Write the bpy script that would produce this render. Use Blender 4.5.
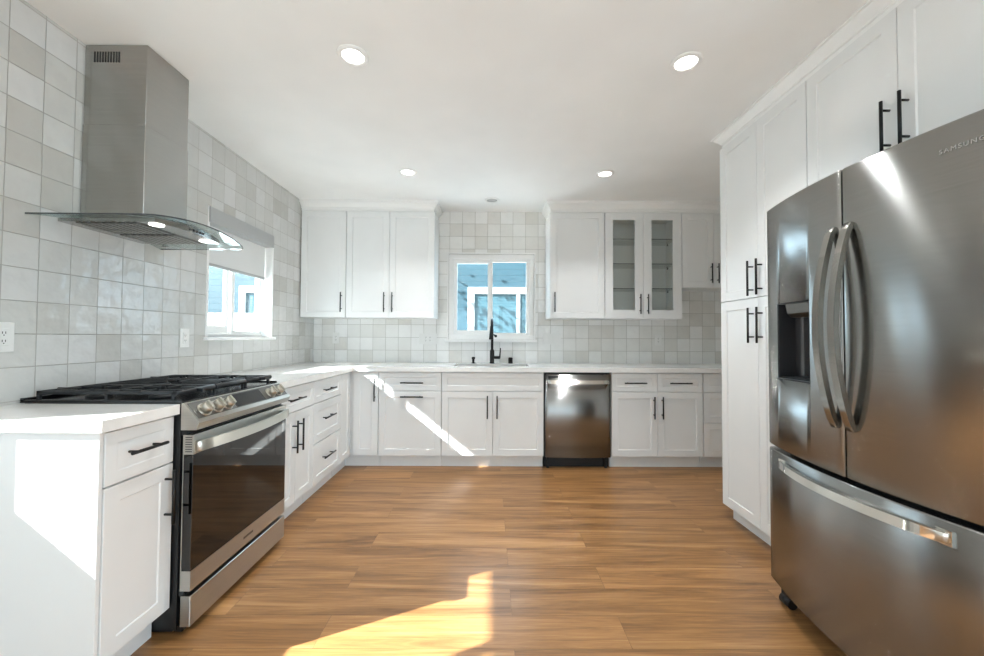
import bpy, bmesh, math, random
from mathutils import Vector, Matrix
random.seed(7)
PI = math.pi
S = bpy.context.scene
COL = S.collection
for _o in list(bpy.data.objects):
    bpy.data.objects.remove(_o)

# ------------------------------------------------------------------ camera
F_PX, PITCH, YAW, ROLL = 390.385, 0.0235135, 0.003662, 0.0049794
CAM = Vector((1.89176, -4.18634, 1.18822))
fw = Vector((math.sin(YAW) * math.cos(PITCH), math.cos(YAW) * math.cos(PITCH), math.sin(PITCH)))
rt = Vector((math.cos(YAW), -math.sin(YAW), 0)); up = rt.cross(fw)
r2 = rt * math.cos(ROLL) + up * math.sin(ROLL); u2 = up * math.cos(ROLL) - rt * math.sin(ROLL)
cd = bpy.data.cameras.new('camera'); cam = bpy.data.objects.new('camera', cd); COL.objects.link(cam)
cd.sensor_fit = 'HORIZONTAL'; cd.sensor_width = 36.0; cd.lens = 36.0 * F_PX / 984.0; cd.clip_start = 0.02
cam.matrix_world = Matrix(((r2.x, u2.x, -fw.x, CAM.x), (r2.y, u2.y, -fw.y, CAM.y), (r2.z, u2.z, -fw.z, CAM.z), (0, 0, 0, 1)))
S.camera = cam

# ------------------------------------------------------------------ sky, sun, daylight, exposure
world = bpy.data.worlds.new('world'); S.world = world; world.use_nodes = True
bg = world.node_tree.nodes['Background']; bg.inputs[0].default_value = (0.78, 0.89, 1.0, 1); bg.inputs[1].default_value = 1.6
sun_dir = Vector((1.0, 0.48, -0.80)).normalized()
sd = bpy.data.lights.new('sun', 'SUN'); sd.energy = 25.0; sd.angle = 0.0093; sd.color = (1.0, 0.985, 0.97)
sun = bpy.data.objects.new('sun', sd); COL.objects.link(sun); sun.location = (-6, -6, 6)
sun.rotation_euler = sun_dir.to_track_quat('-Z', 'Y').to_euler()
def daylight(name, loc, aim, sx, sy, watts, color=(0.68, 0.85, 1.0)):
    l = bpy.data.lights.new(name, 'AREA'); l.shape = 'RECTANGLE'; l.size = sx; l.size_y = sy; l.energy = watts; l.color = color
    o = bpy.data.objects.new(name, l); COL.objects.link(o); o.location = loc
    o.rotation_euler = Vector(aim).to_track_quat('-Z', 'Y').to_euler(); return o
daylight('daylight_rear_door', (2.2, -7.62, 1.15), (0, 1, 0.25), 3.5, 2.1, 24)
daylight('daylight_patio_door', (4.60, -5.6, 1.15), (-1, 0, 0.25), 2.0, 2.0, 72)
daylight('daylight_side_window', (-0.16, -3.6, 1.25), (1, 0, 0), 1.0, 0.6, 3)
daylight('daylight_kitchen_window', (-0.16, -1.2, 1.44), (1, 0, 0), 0.7, 0.45, 5)
daylight('daylight_sink_window', (1.9, 0.16, 1.62), (0, -1, 0), 0.8, 0.75, 8)
S.view_settings.view_transform = 'Standard'; S.view_settings.look = 'None'
S.view_settings.gamma = 1.0; S.view_settings.use_curve_mapping = False; S.view_settings.exposure = 0.3
S.cycles.blur_glossy = 0.05
S.cycles.sample_clamp_indirect = 0.0
S.cycles.max_bounces = 14; S.cycles.diffuse_bounces = 6; S.cycles.glossy_bounces = 5; S.cycles.transparent_max_bounces = 12

# ------------------------------------------------------------------ materials
def lin(c):
    return tuple(((v / 12.92) if v <= 0.04045 else ((v + 0.055) / 1.055) ** 2.4) for v in (x / 255.0 for x in c))
class NT:
    def __init__(s, name):
        s.m = bpy.data.materials.new(name); s.m.use_nodes = True; s.t = s.m.node_tree
        s.b = s.t.nodes['Principled BSDF']; s.out = s.t.nodes['Material Output']
    def n(s, typ, **kw):
        nd = s.t.nodes.new(typ)
        for k, v in kw.items(): setattr(nd, k, v)
        return nd
    def l(s, a, b): s.t.links.new(a, b)
    def math(s, op, a, b=None, c=None, clamp=False):
        nd = s.n('ShaderNodeMath', operation=op); nd.use_clamp = clamp
        for i, v in enumerate((a, b, c)):
            if v is None: continue
            if isinstance(v, (int, float)): nd.inputs[i].default_value = v
            else: s.l(v, nd.inputs[i])
        return nd.outputs[0]
    def ramp(s, fac, stops):
        nd = s.n('ShaderNodeValToRGB'); r = nd.color_ramp
        while len(r.elements) < len(stops): r.elements.new(0.5)
        for e, (p, c) in zip(r.elements, stops): e.position = p; e.color = (*c, 1)
        s.l(fac, nd.inputs[0]); return nd.outputs[0]
    def coords(s, scale=(1, 1, 1)):
        tc = s.n('ShaderNodeTexCoord'); mp = s.n('ShaderNodeMapping'); mp.inputs['Scale'].default_value = scale
        s.l(tc.outputs['Object'], mp.inputs[0]); return mp.outputs[0]
    def noise(s, vec, scale, detail=3, rough=0.5):
        nd = s.n('ShaderNodeTexNoise'); nd.inputs['Scale'].default_value = scale; nd.inputs['Detail'].default_value = detail
        nd.inputs['Roughness'].default_value = rough; s.l(vec, nd.inputs['Vector']); return nd
    def bump(s, h, strength=1.0, dist=1.0):
        nd = s.n('ShaderNodeBump'); nd.inputs['Strength'].default_value = strength; nd.inputs['Distance'].default_value = dist
        s.l(h, nd.inputs['Height']); s.l(nd.outputs[0], s.b.inputs['Normal'])
    def set(s, **kw):
        for k, v in kw.items():
            i = s.b.inputs[k.replace('_', ' ')]
            i.default_value = (*v, 1) if (isinstance(v, tuple) and len(v) == 3) else v
        return s
def paint(name, rgb, rough=0.4, metal=0.0, spec=0.5, var=0.02, **kw):
    g = NT(name); g.set(Roughness=rough, Metallic=metal, **kw); g.b.inputs['Specular IOR Level'].default_value = spec
    c = lin(rgb); nz = g.noise(g.coords(), 3.0, 2)
    lo = tuple(max(0, x * (1 - var)) for x in c); hi = tuple(min(1, x * (1 + var)) for x in c)
    g.l(g.ramp(nz.outputs[0], [(0.3, lo), (0.7, hi)]), g.b.inputs['Base Color']); return g.m
M = {}
M['cabinet'] = paint('white_cabinet_paint', (226, 227, 226), 0.32)
M['carcass'] = paint('white_cabinet_side', (222, 223, 222), 0.4)
M['wall'] = paint('painted_wall', (226, 225, 221), 0.6)
M['ceiling'] = paint('ceiling_paint', (240, 241, 240), 0.7)
M['trim'] = paint('white_trim', (236, 236, 234), 0.35)
M['vinyl'] = paint('white_vinyl', (238, 238, 236), 0.35)
M['black'] = paint('black_metal', (22, 22, 22), 0.42, 0.3)
M['blackplastic'] = paint('black_plastic', (16, 16, 17), 0.45)
M['iron'] = paint('cast_iron', (30, 31, 33), 0.42, 0.2)
M['enamel'] = paint('black_enamel', (20, 20, 22), 0.18)
M['ovenglass'] = paint('oven_glass', (10, 9, 8), 0.03, 0.0, 0.75)
M['display'] = paint('black_display', (24, 24, 25), 0.12, 0.0, 0.5)
M['chrome'] = paint('chrome', (215, 212, 205), 0.16, 1.0)
M['plate'] = paint('outlet_plastic', (222, 222, 219), 0.35)
M['slot'] = paint('outlet_slot', (60, 60, 58), 0.5)
M['greyplastic'] = paint('grey_plastic', (84, 86, 88), 0.4)
M['darkgrey'] = paint('dark_grey_plastic', (52, 53, 56), 0.35)
M['shade'] = paint('roller_fabric', (218, 219, 218), 0.8)
M['valance'] = paint('shade_valance', (172, 174, 174), 0.55)
M['fence'] = paint('white_fence', (240, 240, 238), 0.6)
M['housetrim'] = paint('house_trim', (188, 196, 200), 0.6)
M['handle_steel'] = paint('fridge_handle_steel', (158, 156, 150), 0.26, 1.0)
M['fascia'] = paint('control_fascia', (112, 110, 106), 0.4, 0.9)
M['sink'] = paint('dark_sink', (58, 58, 58), 0.4, 0.6)
M['knob'] = paint('knob_steel', (190, 186, 176), 0.32, 1.0)
M['concrete'] = paint('concrete', (176, 172, 164), 0.85, var=0.08)
M['lettering'] = paint('silver_letters', (205, 205, 205), 0.3, 0.8)
M['roof'] = paint('roof_tile', (92, 84, 78), 0.8)
M['soffit'] = paint('soffit', (225, 225, 222), 0.6)
M['bark'] = paint('bark', (92, 76, 60), 0.9)
M['leaf'] = paint('leaf', (74, 104, 52), 0.6)
M['stucco'] = paint('stucco', (205, 200, 190), 0.9)
def emis(name, col, st):
    g = NT(name); g.set(Roughness=0.4); g.b.inputs['Base Color'].default_value = (0.9, 0.9, 0.9, 1)
    g.b.inputs['Emission Color'].default_value = (*col, 1); g.b.inputs['Emission Strength'].default_value = st; return g.m
M['lamp'] = emis('lamp_lens', (1.0, 0.98, 0.94), 4.0)
M['hoodlamp'] = emis('hood_lamp_lens', (1.0, 0.97, 0.92), 3.0)
M['lamp_off'] = paint('lamp_lens_off', (180, 180, 178), 0.4)
def steel(name, rgb, rough, aniso=0.95, horiz=True):
    g = NT(name); g.set(Metallic=1.0, Roughness=rough, Anisotropic=aniso)
    c = lin(rgb)
    geo = g.n('ShaderNodeNewGeometry'); cr = g.n('ShaderNodeVectorMath', operation='CROSS_PRODUCT'); g.l(geo.outputs['True Normal'], cr.inputs[0]); cr.inputs[1].default_value = (0.08, 0.13, 1)
    g.l(cr.outputs[0], g.b.inputs['Tangent']); g.b.inputs['Anisotropic Rotation'].default_value = 0.25 if horiz else 0.0
    nz = g.noise(g.coords((3, 3, 260)), 1.5, 4, 0.6)
    g.l(g.ramp(nz.outputs[0], [(0.3, tuple(x * 0.94 for x in c)), (0.7, tuple(min(1, x * 1.05) for x in c))]), g.b.inputs['Base Color'])
    big = g.noise(g.coords((2.2, 2.2, 0.3)), 1.2, 1)
    g.bump(big.outputs[0], 0.15, 0.02)
    return g.m
M['steel'] = steel('brushed_steel', (154, 154, 152), 0.23)
M['steel_range'] = steel('range_steel', (190, 188, 182), 0.28)
M['steel_hood'] = steel('hood_steel', (176, 174, 170), 0.26)
M['steel_dark'] = paint('dark_steel', (120, 119, 116), 0.35, 1.0)
def glass(name, tint, fac=0.12, rough=0.0, edge=1.45):
    g = NT(name); t = g.n('ShaderNodeBsdfTransparent'); t.inputs[0].default_value = (*tint, 1)
    gl = g.n('ShaderNodeBsdfGlossy'); gl.inputs['Roughness'].default_value = rough
    lw = g.n('ShaderNodeLayerWeight'); lw.inputs[0].default_value = 0.5
    fr = g.math('ADD', 0.035, g.math('MULTIPLY', g.math('POWER', lw.outputs['Facing'], 5.0), 0.9), clamp=True)
    mx = g.n('ShaderNodeMixShader'); g.l(fr, mx.inputs[0]); g.l(t.outputs[0], mx.inputs[1]); g.l(gl.outputs[0], mx.inputs[2])
    g.l(mx.outputs[0], g.out.inputs[0]); return g.m
M['glass'] = glass('window_glass', (0.95, 0.98, 0.98))
M['hoodglass'] = glass('hood_glass', (0.80, 0.86, 0.85))
M['cabglass'] = glass('cabinet_glass', (0.97, 0.98, 0.97))
M['shelfglass'] = paint('glass_shelf_edge', (84, 92, 88), 0.1)
def tile(name, axis, pitch_a, pitch_z, off_a, off_z, up=0):
    g = NT(name); tc = g.n('ShaderNodeTexCoord'); sp = g.n('ShaderNodeSeparateXYZ'); g.l(tc.outputs['Object'], sp.inputs[0])
    a = g.math('DIVIDE', g.math('SUBTRACT', sp.outputs[axis], off_a), pitch_a)
    z = g.math('DIVIDE', g.math('SUBTRACT', sp.outputs['Z'], off_z), pitch_z)
    ia, iz = g.math('FLOOR', a), g.math('FLOOR', z); fa, fz = g.math('FRACT', a), g.math('FRACT', z)
    cv = g.n('ShaderNodeCombineXYZ'); g.l(ia, cv.inputs[0]); g.l(iz, cv.inputs[1])
    wn = g.n('ShaderNodeTexWhiteNoise', noise_dimensions='2D'); g.l(cv.outputs[0], wn.inputs['Vector'])
    rs = g.n('ShaderNodeSeparateColor'); g.l(wn.outputs['Color'], rs.inputs[0])
    da = g.math('MINIMUM', fa, g.math('SUBTRACT', 1.0, fa)); dz = g.math('MINIMUM', fz, g.math('SUBTRACT', 1.0, fz))
    d = g.math('MINIMUM', da, dz)
    nz = g.noise(tc.outputs['Object'], 26.0, 2, 0.5); wob = g.math('MULTIPLY', g.math('SUBTRACT', nz.outputs[0], 0.5), 0.008)
    dd = g.math('ADD', d, wob)
    mask = g.math('MULTIPLY', g.math('SUBTRACT', dd, 0.009), 160.0, clamp=True)
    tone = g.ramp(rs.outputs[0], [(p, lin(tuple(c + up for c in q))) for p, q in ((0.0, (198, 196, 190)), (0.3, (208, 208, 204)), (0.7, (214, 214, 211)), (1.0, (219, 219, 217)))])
    cl = g.noise(tc.outputs['Object'], 9.0, 3, 0.6)
    mott = g.n('ShaderNodeMix', data_type='RGBA', blend_type='MULTIPLY'); mott.inputs[0].default_value = 0.35
    g.l(tone, mott.inputs[6]); g.l(g.ramp(cl.outputs[0], [(0.3, (0.86, 0.86, 0.86)), (0.7, (1, 1, 1))]), mott.inputs[7])
    mx = g.n('ShaderNodeMix', data_type='RGBA'); g.l(mask, mx.inputs[0]); mx.inputs[6].default_value = (*lin((166, 164, 158)), 1); g.l(mott.outputs[2], mx.inputs[7])
    g.l(mx.outputs[2], g.b.inputs['Base Color'])
    g.l(g.math('SUBTRACT', 0.75, g.math('MULTIPLY', mask, 0.64)), g.b.inputs['Roughness'])
    tilt = g.math('ADD', g.math('MULTIPLY', fa, g.math('SUBTRACT', rs.outputs[1], 0.5)), g.math('MULTIPLY', fz, g.math('SUBTRACT', rs.outputs[2], 0.5)))
    w1 = g.noise(tc.outputs['Object'], 11.0, 1); w2 = g.noise(tc.outputs['Object'], 34.0, 1)
    h = g.math('ADD', g.math('MULTIPLY', tilt, 0.004), g.math('MULTIPLY', mask, 0.0012))
    h = g.math('ADD', h, g.math('ADD', g.math('MULTIPLY', w1.outputs[0], 0.008), g.math('MULTIPLY', w2.outputs[0], 0.0018)))
    g.bump(h, 1.0, 1.0); return g.m
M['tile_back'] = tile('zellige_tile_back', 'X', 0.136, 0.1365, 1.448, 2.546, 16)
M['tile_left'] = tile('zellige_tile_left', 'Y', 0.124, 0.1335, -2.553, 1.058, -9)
def quartz():
    g = NT('white_quartz'); g.set(Roughness=0.12)
    nz = g.noise(g.coords(), 4.0, 5, 0.65)
    g.l(g.ramp(nz.outputs[0], [(0.35, lin((226, 225, 221))), (0.55, lin((237, 236, 233)))]), g.b.inputs['Base Color']); return g.m
M['quartz'] = quartz()
def wood():
    g = NT('oak_plank_floor'); tc = g.n('ShaderNodeTexCoord')
    def brick(c1, c2, mortar):
        bk = g.n('ShaderNodeTexBrick'); bk.offset = 0.37; bk.offset_frequency = 2; bk.squash = 1.0
        for k, v in (('Scale', 1.0), ('Mortar Size', 0.0012), ('Mortar Smooth', 0.1), ('Bias', 0.0), ('Brick Width', 1.22), ('Row Height', 0.178)):
            bk.inputs[k].default_value = v
        bk.inputs['Color1'].default_value = (*c1, 1); bk.inputs['Color2'].default_value = (*c2, 1); bk.inputs['Mortar'].default_value = (*mortar, 1)
        g.l(tc.outputs['Object'], bk.inputs['Vector']); return bk
    bid = brick((0, 0, 0), (1, 1, 1), (0.5, 0.5, 0.5))
    off = g.n('ShaderNodeVectorMath', operation='MULTIPLY_ADD'); g.l(bid.outputs['Color'], off.inputs[0]); off.inputs[1].default_value = (13.7, 5.3, 0); g.l(tc.outputs['Object'], off.inputs[2])
    def mapped(sc):
        mp = g.n('ShaderNodeMapping'); mp.inputs['Scale'].default_value = sc; g.l(off.outputs[0], mp.inputs[0]); return mp.outputs[0]
    n1 = g.noise(mapped((0.55, 8.0, 1)), 1.7, 6, 0.66); n1.inputs['Distortion'].default_value = 0.9
    n2 = g.noise(mapped((3.0, 90.0, 1)), 1.5, 3, 0.6)
    f = g.math('ADD', g.math('MULTIPLY', n1.outputs[0], 0.75), g.math('MULTIPLY', n2.outputs[0], 0.25))
    col = g.ramp(f, [(0.30, lin((90, 60, 35))), (0.42, lin((132, 93, 55))), (0.53, lin((160, 116, 71))), (0.66, lin((186, 142, 94)))])
    pv = g.n('ShaderNodeMix', data_type='RGBA', blend_type='MULTIPLY'); pv.inputs[0].default_value = 1.0
    g.l(col, pv.inputs[6]); g.l(g.ramp(bid.outputs['Color'], [(0.0, (0.84, 0.83, 0.82)), (1.0, (1.02, 1.01, 1.0))]), pv.inputs[7])
    seam = g.n('ShaderNodeMix', data_type='RGBA'); g.l(g.math('MULTIPLY', bid.outputs['Fac'], 0.35), seam.inputs[0]); g.l(pv.outputs[2], seam.inputs[6]); seam.inputs[7].default_value = (*lin((86, 58, 34)), 1)
    g.l(seam.outputs[2], g.b.inputs['Base Color'])
    g.l(g.ramp(n1.outputs[0], [(0.3, (0.36,) * 3), (0.7, (0.28,) * 3)]), g.b.inputs['Roughness'])
    g.bump(g.math('SUBTRACT', g.math('MULTIPLY', n2.outputs[0], 0.0002), g.math('MULTIPLY', bid.outputs['Fac'], 0.0008)), 1.0, 1.0)
    return g.m
M['floor'] = wood()
def siding():
    g = NT('blue_lap_siding'); tc = g.n('ShaderNodeTexCoord'); sp = g.n('ShaderNodeSeparateXYZ'); g.l(tc.outputs['Object'], sp.inputs[0])
    fz = g.math('FRACT', g.math('DIVIDE', sp.outputs['Z'], 0.11))
    g.bump(g.math('MULTIPLY', fz, -0.012), 1.0, 1.0); g.set(Roughness=0.6)
    nz = g.noise(tc.outputs['Object'], 2.0, 2)
    g.l(g.ramp(nz.outputs[0], [(0.3, lin((38, 74, 88))), (0.7, lin((45, 82, 96)))]), g.b.inputs['Base Color']); return g.m
M['siding'] = siding()
def blinds():
    g = NT('window_blinds'); tc = g.n('ShaderNodeTexCoord'); sp = g.n('ShaderNodeSeparateXYZ'); g.l(tc.outputs['Object'], sp.inputs[0])
    fz = g.math('FRACT', g.math('DIVIDE', sp.outputs['Z'], 0.05))
    g.l(g.ramp(fz, [(0.0, lin((54, 86, 98))), (0.25, lin((74, 108, 120))), (1.0, lin((80, 114, 126)))]), g.b.inputs['Base Color']); g.set(Roughness=0.25); return g.m
M['blinds'] = blinds()

# ------------------------------------------------------------------ mesh helpers
def BM(): return bmesh.new()
def smooth(faces):
    for f in faces: f.smooth = True
def box(bm, x0, x1, y0, y1, z0, z1, bev=0.0, seg=1):
    vs = [bm.verts.new((x, y, z)) for x in (x0, x1) for y in (y0, y1) for z in (z0, z1)]
    q = [(0, 1, 3, 2), (4, 6, 7, 5), (0, 4, 5, 1), (2, 3, 7, 6), (0, 2, 6, 4), (1, 5, 7, 3)]
    fs = [bm.faces.new([vs[i] for i in f]) for f in q]
    if bev > 0:
        es = list({e for f in fs for e in f.edges})
        r = bmesh.ops.bevel(bm, geom=es, offset=bev, segments=seg, profile=0.5, affect='EDGES')
        if seg > 1: smooth(r['faces'])
    return fs
def prism(bm, poly, axis, a0, a1, bev=0.0, seg=1, sm=False):
    def P(p, a):
        if axis == 'x': return (a, p[0], p[1])
        if axis == 'y': return (p[0], a, p[1])
        return (p[0], p[1], a)
    A = [bm.verts.new(P(p, a0)) for p in poly]; B = [bm.verts.new(P(p, a1)) for p in poly]
    n = len(poly); fs = [bm.faces.new(A), bm.faces.new(B[::-1])]
    for i in range(n):
        f = bm.faces.new((A[i], A[(i + 1) % n], B[(i + 1) % n], B[i])); f.smooth = sm; fs.append(f)
    if bev > 0:
        es = list({e for f in fs[:2] for e in f.edges})
        bmesh.ops.bevel(bm, geom=es, offset=bev, segments=seg, profile=0.5, affect='EDGES')
    return fs
def ringpts(c, d, r, seg, ref=None):
    d = Vector(d).normalized(); ref = ref or (Vector((0, 0, 1)) if abs(d.z) < 0.9 else Vector((1, 0, 0)))
    u = d.cross(ref).normalized(); v = d.cross(u)
    return [Vector(c) + u * (r * math.cos(2 * PI * i / seg)) + v * (r * math.sin(2 * PI * i / seg)) for i in range(seg)]
def tube(bm, pts, r, seg=10, radii=None):
    pts = [Vector(p) for p in pts]; rings = []
    for i, p in enumerate(pts):
        d = (pts[min(i + 1, len(pts) - 1)] - pts[max(i - 1, 0)])
        rr = radii[i] if radii else r
        rings.append([bm.verts.new(q) for q in ringpts(p, d, rr, seg)])
    for a, b in zip(rings[:-1], rings[1:]):
        for i in range(seg):
            f = bm.faces.new((a[i], a[(i + 1) % seg], b[(i + 1) % seg], b[i])); f.smooth = True
    bm.faces.new(rings[0][::-1]); bm.faces.new(rings[-1])
def cyl(bm, p0, p1, r0, r1=None, seg=20):
    tube(bm, [p0, p1], r0, seg, [r0, r0 if r1 is None else r1])
def lathe(bm, prof, c, axis='z', seg=28, sgn=1, caps=True):
    rings = []
    for (r, h) in prof:
        ring = []
        for i in range(seg):
            a = 2 * PI * i / seg; x, y = r * math.cos(a), r * math.sin(a)
            p = {'z': (x, y, h * sgn), 'y': (x, h * sgn, y), 'x': (h * sgn, x, y)}[axis]
            ring.append(bm.verts.new((c[0] + p[0], c[1] + p[1], c[2] + p[2])))
        rings.append(ring)
    for a, b in zip(rings[:-1], rings[1:]):
        for i in range(seg):
            f = bm.faces.new((a[i], a[(i + 1) % seg], b[(i + 1) % seg], b[i])); f.smooth = True
    if caps: bm.faces.new(rings[0]); bm.faces.new(rings[-1])
def cells(bm, us, vs, keep, fmap):
    """solid slab made of the kept cells of a grid; fmap(u, v, side) gives the point, side 0 front 1 back"""
    V = {}
    def vt(i, j, k):
        if (i, j, k) not in V: V[(i, j, k)] = bm.verts.new(fmap(us[i], vs[j], k))
        return V[(i, j, k)]
    K = lambda i, j: 0 <= i < len(us) - 1 and 0 <= j < len(vs) - 1 and keep(0.5 * (us[i] + us[i + 1]), 0.5 * (vs[j] + vs[j + 1]))
    for i in range(len(us) - 1):
        for j in range(len(vs) - 1):
            if not K(i, j): continue
            bm.faces.new((vt(i, j, 0), vt(i + 1, j, 0), vt(i + 1, j + 1, 0), vt(i, j + 1, 0)))
            bm.faces.new((vt(i, j, 1), vt(i, j + 1, 1), vt(i + 1, j + 1, 1), vt(i + 1, j, 1)))
            for (di, dj, a, b) in ((-1, 0, (i, j), (i, j + 1)), (1, 0, (i + 1, j), (i + 1, j + 1)), (0, -1, (i, j), (i + 1, j)), (0, 1, (i, j + 1), (i + 1, j + 1))):
                if not K(i + di, j + dj):
                    bm.faces.new((vt(*a, 0), vt(*b, 0), vt(*b, 1), vt(*a, 1)))
def sweep(bm, path, prof, side=1):
    """moulding: profile (out, z) carried along a plan path with mitred corners"""
    path = [Vector(p) for p in path]; rows = []
    nrm = []
    for a, b in zip(path[:-1], path[1:]):
        d = (b - a).normalized(); nrm.append(Vector((d.y, -d.x)) * side)
    for i, p in enumerate(path):
        if i == 0: m = nrm[0]
        elif i == len(path) - 1: m = nrm[-1]
        else:
            m = nrm[i - 1] + nrm[i]; m = m / (m.dot(nrm[i]))
        rows.append([bm.verts.new((p.x + m.x * o, p.y + m.y * o, z)) for o, z in prof])
    n = len(prof)
    for a, b in zip(rows[:-1], rows[1:]):
        for i in range(n): bm.faces.new((a[i], a[(i + 1) % n], b[(i + 1) % n], b[i]))
    bm.faces.new(rows[0]); bm.faces.new(rows[-1][::-1])
def shaker(bm, x0, x1, z0, z1, stile=0.057, t=0.019, y=0.0, rec=0.006):
    """door slab, front at y, with a recessed flat centre panel"""
    fs = box(bm, x0, x1, y, y + t, z0, z1)
    front = fs[2]; bmesh.ops.recalc_face_normals(bm, faces=bm.faces); bm.normal_update()
    r = bmesh.ops.inset_region(bm, faces=[front], thickness=stile, use_even_offset=True)
    r = bmesh.ops.inset_region(bm, faces=[front], thickness=0.004, use_even_offset=True)
    for v in front.verts: v.co.y += rec
    out = [e for e in bm.edges if e.is_valid and abs(abs(e.verts[0].co.y) + abs(e.verts[1].co.y) - 2 * abs(y)) < 1e-6 and
           all(abs(v.co.x - x0) < 1e-6 or abs(v.co.x - x1) < 1e-6 for v in e.verts) and all(abs(v.co.z - z0) < 1e-6 or abs(v.co.z - z1) < 1e-6 for v in e.verts)]
    if out: bmesh.ops.bevel(bm, geom=out, offset=0.0016, segments=2, profile=0.5, affect='EDGES')

# ------------------------------------------------------------------ object helpers
XF = {}
def thing(name, label, cat, loc=(0, 0, 0), rotz=0.0, group=None, kind=None):
    o = bpy.data.objects.new(name, None); COL.objects.link(o); o.empty_display_size = 0.1
    o.location = loc; o.rotation_euler = (0, 0, rotz); o['label'] = label; o['category'] = cat
    if group: o['group'] = group
    if kind: o['kind'] = kind
    XF[o.name] = Matrix.Translation(Vector(loc)) @ Matrix.Rotation(rotz, 4, 'Z'); return o
def obj(name, bm, mat, parent=None, label=None, world=True):
    """link one mesh; points given in world coordinates are taken back into the thing's frame"""
    if parent is not None:
        top = parent
        while top.parent: top = top.parent
        if world: bmesh.ops.transform(bm, matrix=XF[top.name].inverted(), verts=bm.verts)
    bmesh.ops.recalc_face_normals(bm, faces=bm.faces)
    me = bpy.data.meshes.new(name); bm.to_mesh(me); bm.free()
    me.materials.append(M[mat] if isinstance(mat, str) else mat)
    o = bpy.data.objects.new(name, me); COL.objects.link(o)
    if parent is not None: o.parent = parent
    if label: o['label'] = label
    return o
def tag(o, label, cat, group=None, kind=None):
    o['label'] = label; o['category'] = cat
    if group: o['group'] = group
    if kind: o['kind'] = kind
    XF[o.name] = Matrix.Identity(4); return o
def struct(name, bm, mat, label=None):
    o = obj(name, bm, mat); o['kind'] = 'structure'; XF[o.name] = Matrix.Identity(4)
    if label: o['label'] = label; o['category'] = 'trim'
    return o
def dup(root, loc, label, rotz=None):
    r = root.copy(); COL.objects.link(r); r.location = loc; r['label'] = label
    if rotz is not None: r.rotation_euler = (0, 0, rotz)
    for ch in list(root.children):
        c = ch.copy(); COL.objects.link(c); c.parent = r
        for g in list(ch.children):
            d = g.copy(); COL.objects.link(d); d.parent = c
    return r
HANDLE = {}
def handle_bm(ori, length, stand=0.034, r=0.006):
    bm = BM(); L = length / 2; p = length * 0.33
    if ori == 'v':
        cyl(bm, (0, -stand, -L), (0, -stand, L), r, seg=12)
        for s in (-p, p): cyl(bm, (0, 0.0, s), (0, -stand, s), r * 0.75, seg=10)
    else:
        cyl(bm, (-L, -stand, 0), (L, -stand, 0), r, seg=12)
        for s in (-p, p): cyl(bm, (s, 0.0, 0), (s, -stand, 0), r * 0.75, seg=10)
    return bm
def add_handle(part, ori, x, z, length, y=0.0):
    key = (ori, length)
    if key not in HANDLE:
        o = obj('handle', handle_bm(ori, length), 'black', part, world=False); HANDLE[key] = o.data
    else:
        o = bpy.data.objects.new('handle', HANDLE[key]); COL.objects.link(o); o.parent = part
    o['label'] = 'black bar pull'; o.location = (x, y, z); return o

# ------------------------------------------------------------------ room shell
H = 2.541
XR = 4.47
bm = BM(); box(bm, -0.14, XR + 0.14, -7.7, 0.0, -0.06, 0.0); struct('floor', bm, 'floor')
bm = BM(); box(bm, -0.14, XR + 0.14, -7.7, 0.14, H, H + 0.16); struct('ceiling', bm, 'ceiling')
WB = (1.44, 2.358, 1.165, 2.083)      # window over the sink
WL = (-1.585, -0.805, 1.18, 2.06)     # kitchen window in the left wall
WD = (-4.25, -3.03, 0.905, 2.06)      # next window in the left wall, behind the camera
bm = BM()
cells(bm, [-0.14, WB[0], WB[1], XR + 0.14], [0, WB[2], WB[3], H], lambda u, v: not (WB[0] < u < WB[1] and WB[2] < v < WB[3]), lambda u, v, k: (u, 0.14 * k, v))
struct('wall_back', bm, 'tile_back')
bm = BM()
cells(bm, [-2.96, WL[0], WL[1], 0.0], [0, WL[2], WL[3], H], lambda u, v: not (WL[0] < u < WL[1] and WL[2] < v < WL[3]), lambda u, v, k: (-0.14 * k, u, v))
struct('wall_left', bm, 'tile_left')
bm = BM()
cells(bm, [-7.7, WD[0], WD[1], -2.96], [0, WD[2], WD[3], H], lambda u, v: not (WD[0] < u < WD[1] and WD[2] < v < WD[3]), lambda u, v, k: (-0.14 * k, u, v))
struct('wall_left', bm, 'wall')
bm = BM()
cells(bm, [-7.7, -6.62, -4.58, 0.14], [0, 0.02, 2.15, H], lambda u, v: not (-6.62 < u < -4.58 and 0.02 < v < 2.15), lambda u, v, k: (XR + 0.14 * k, u, v))
struct('wall_right', bm, 'wall')
d2 = thing('door_2', 'white framed glass patio door in the right wall behind the camera', 'door', (XR + 0.05, -5.6, 0), kind='structure')
bm = BM()
for (a, b, c, d) in ((-6.62, -4.58, 0.02, 0.10), (-6.62, -4.58, 2.07, 2.15), (-6.62, -6.54, 0.1, 2.07), (-4.66, -4.58, 0.1, 2.07), (-5.65, -5.55, 0.1, 2.07)):
    box(bm, XR + 0.03, XR + 0.09, a, b, c, d, 0.004)
obj('door_frame', bm, 'vinyl', d2)
for (a, b) in ((-6.54, -5.65), (-5.55, -4.66)):
    bm = BM(); box(bm, XR + 0.057, XR + 0.063, a, b, 0.10, 2.07); obj('pane', bm, 'glass', d2)
bm = BM()
cells(bm, [0.0, 0.45, 3.95, XR], [0, 0.02, 2.15, H], lambda u, v: not (0.45 < u < 3.95 and 0.02 < v < 2.15), lambda u, v, k: (u, -7.56 - 0.14 * k, v))
struct('wall_rear', bm, 'wall')
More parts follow.
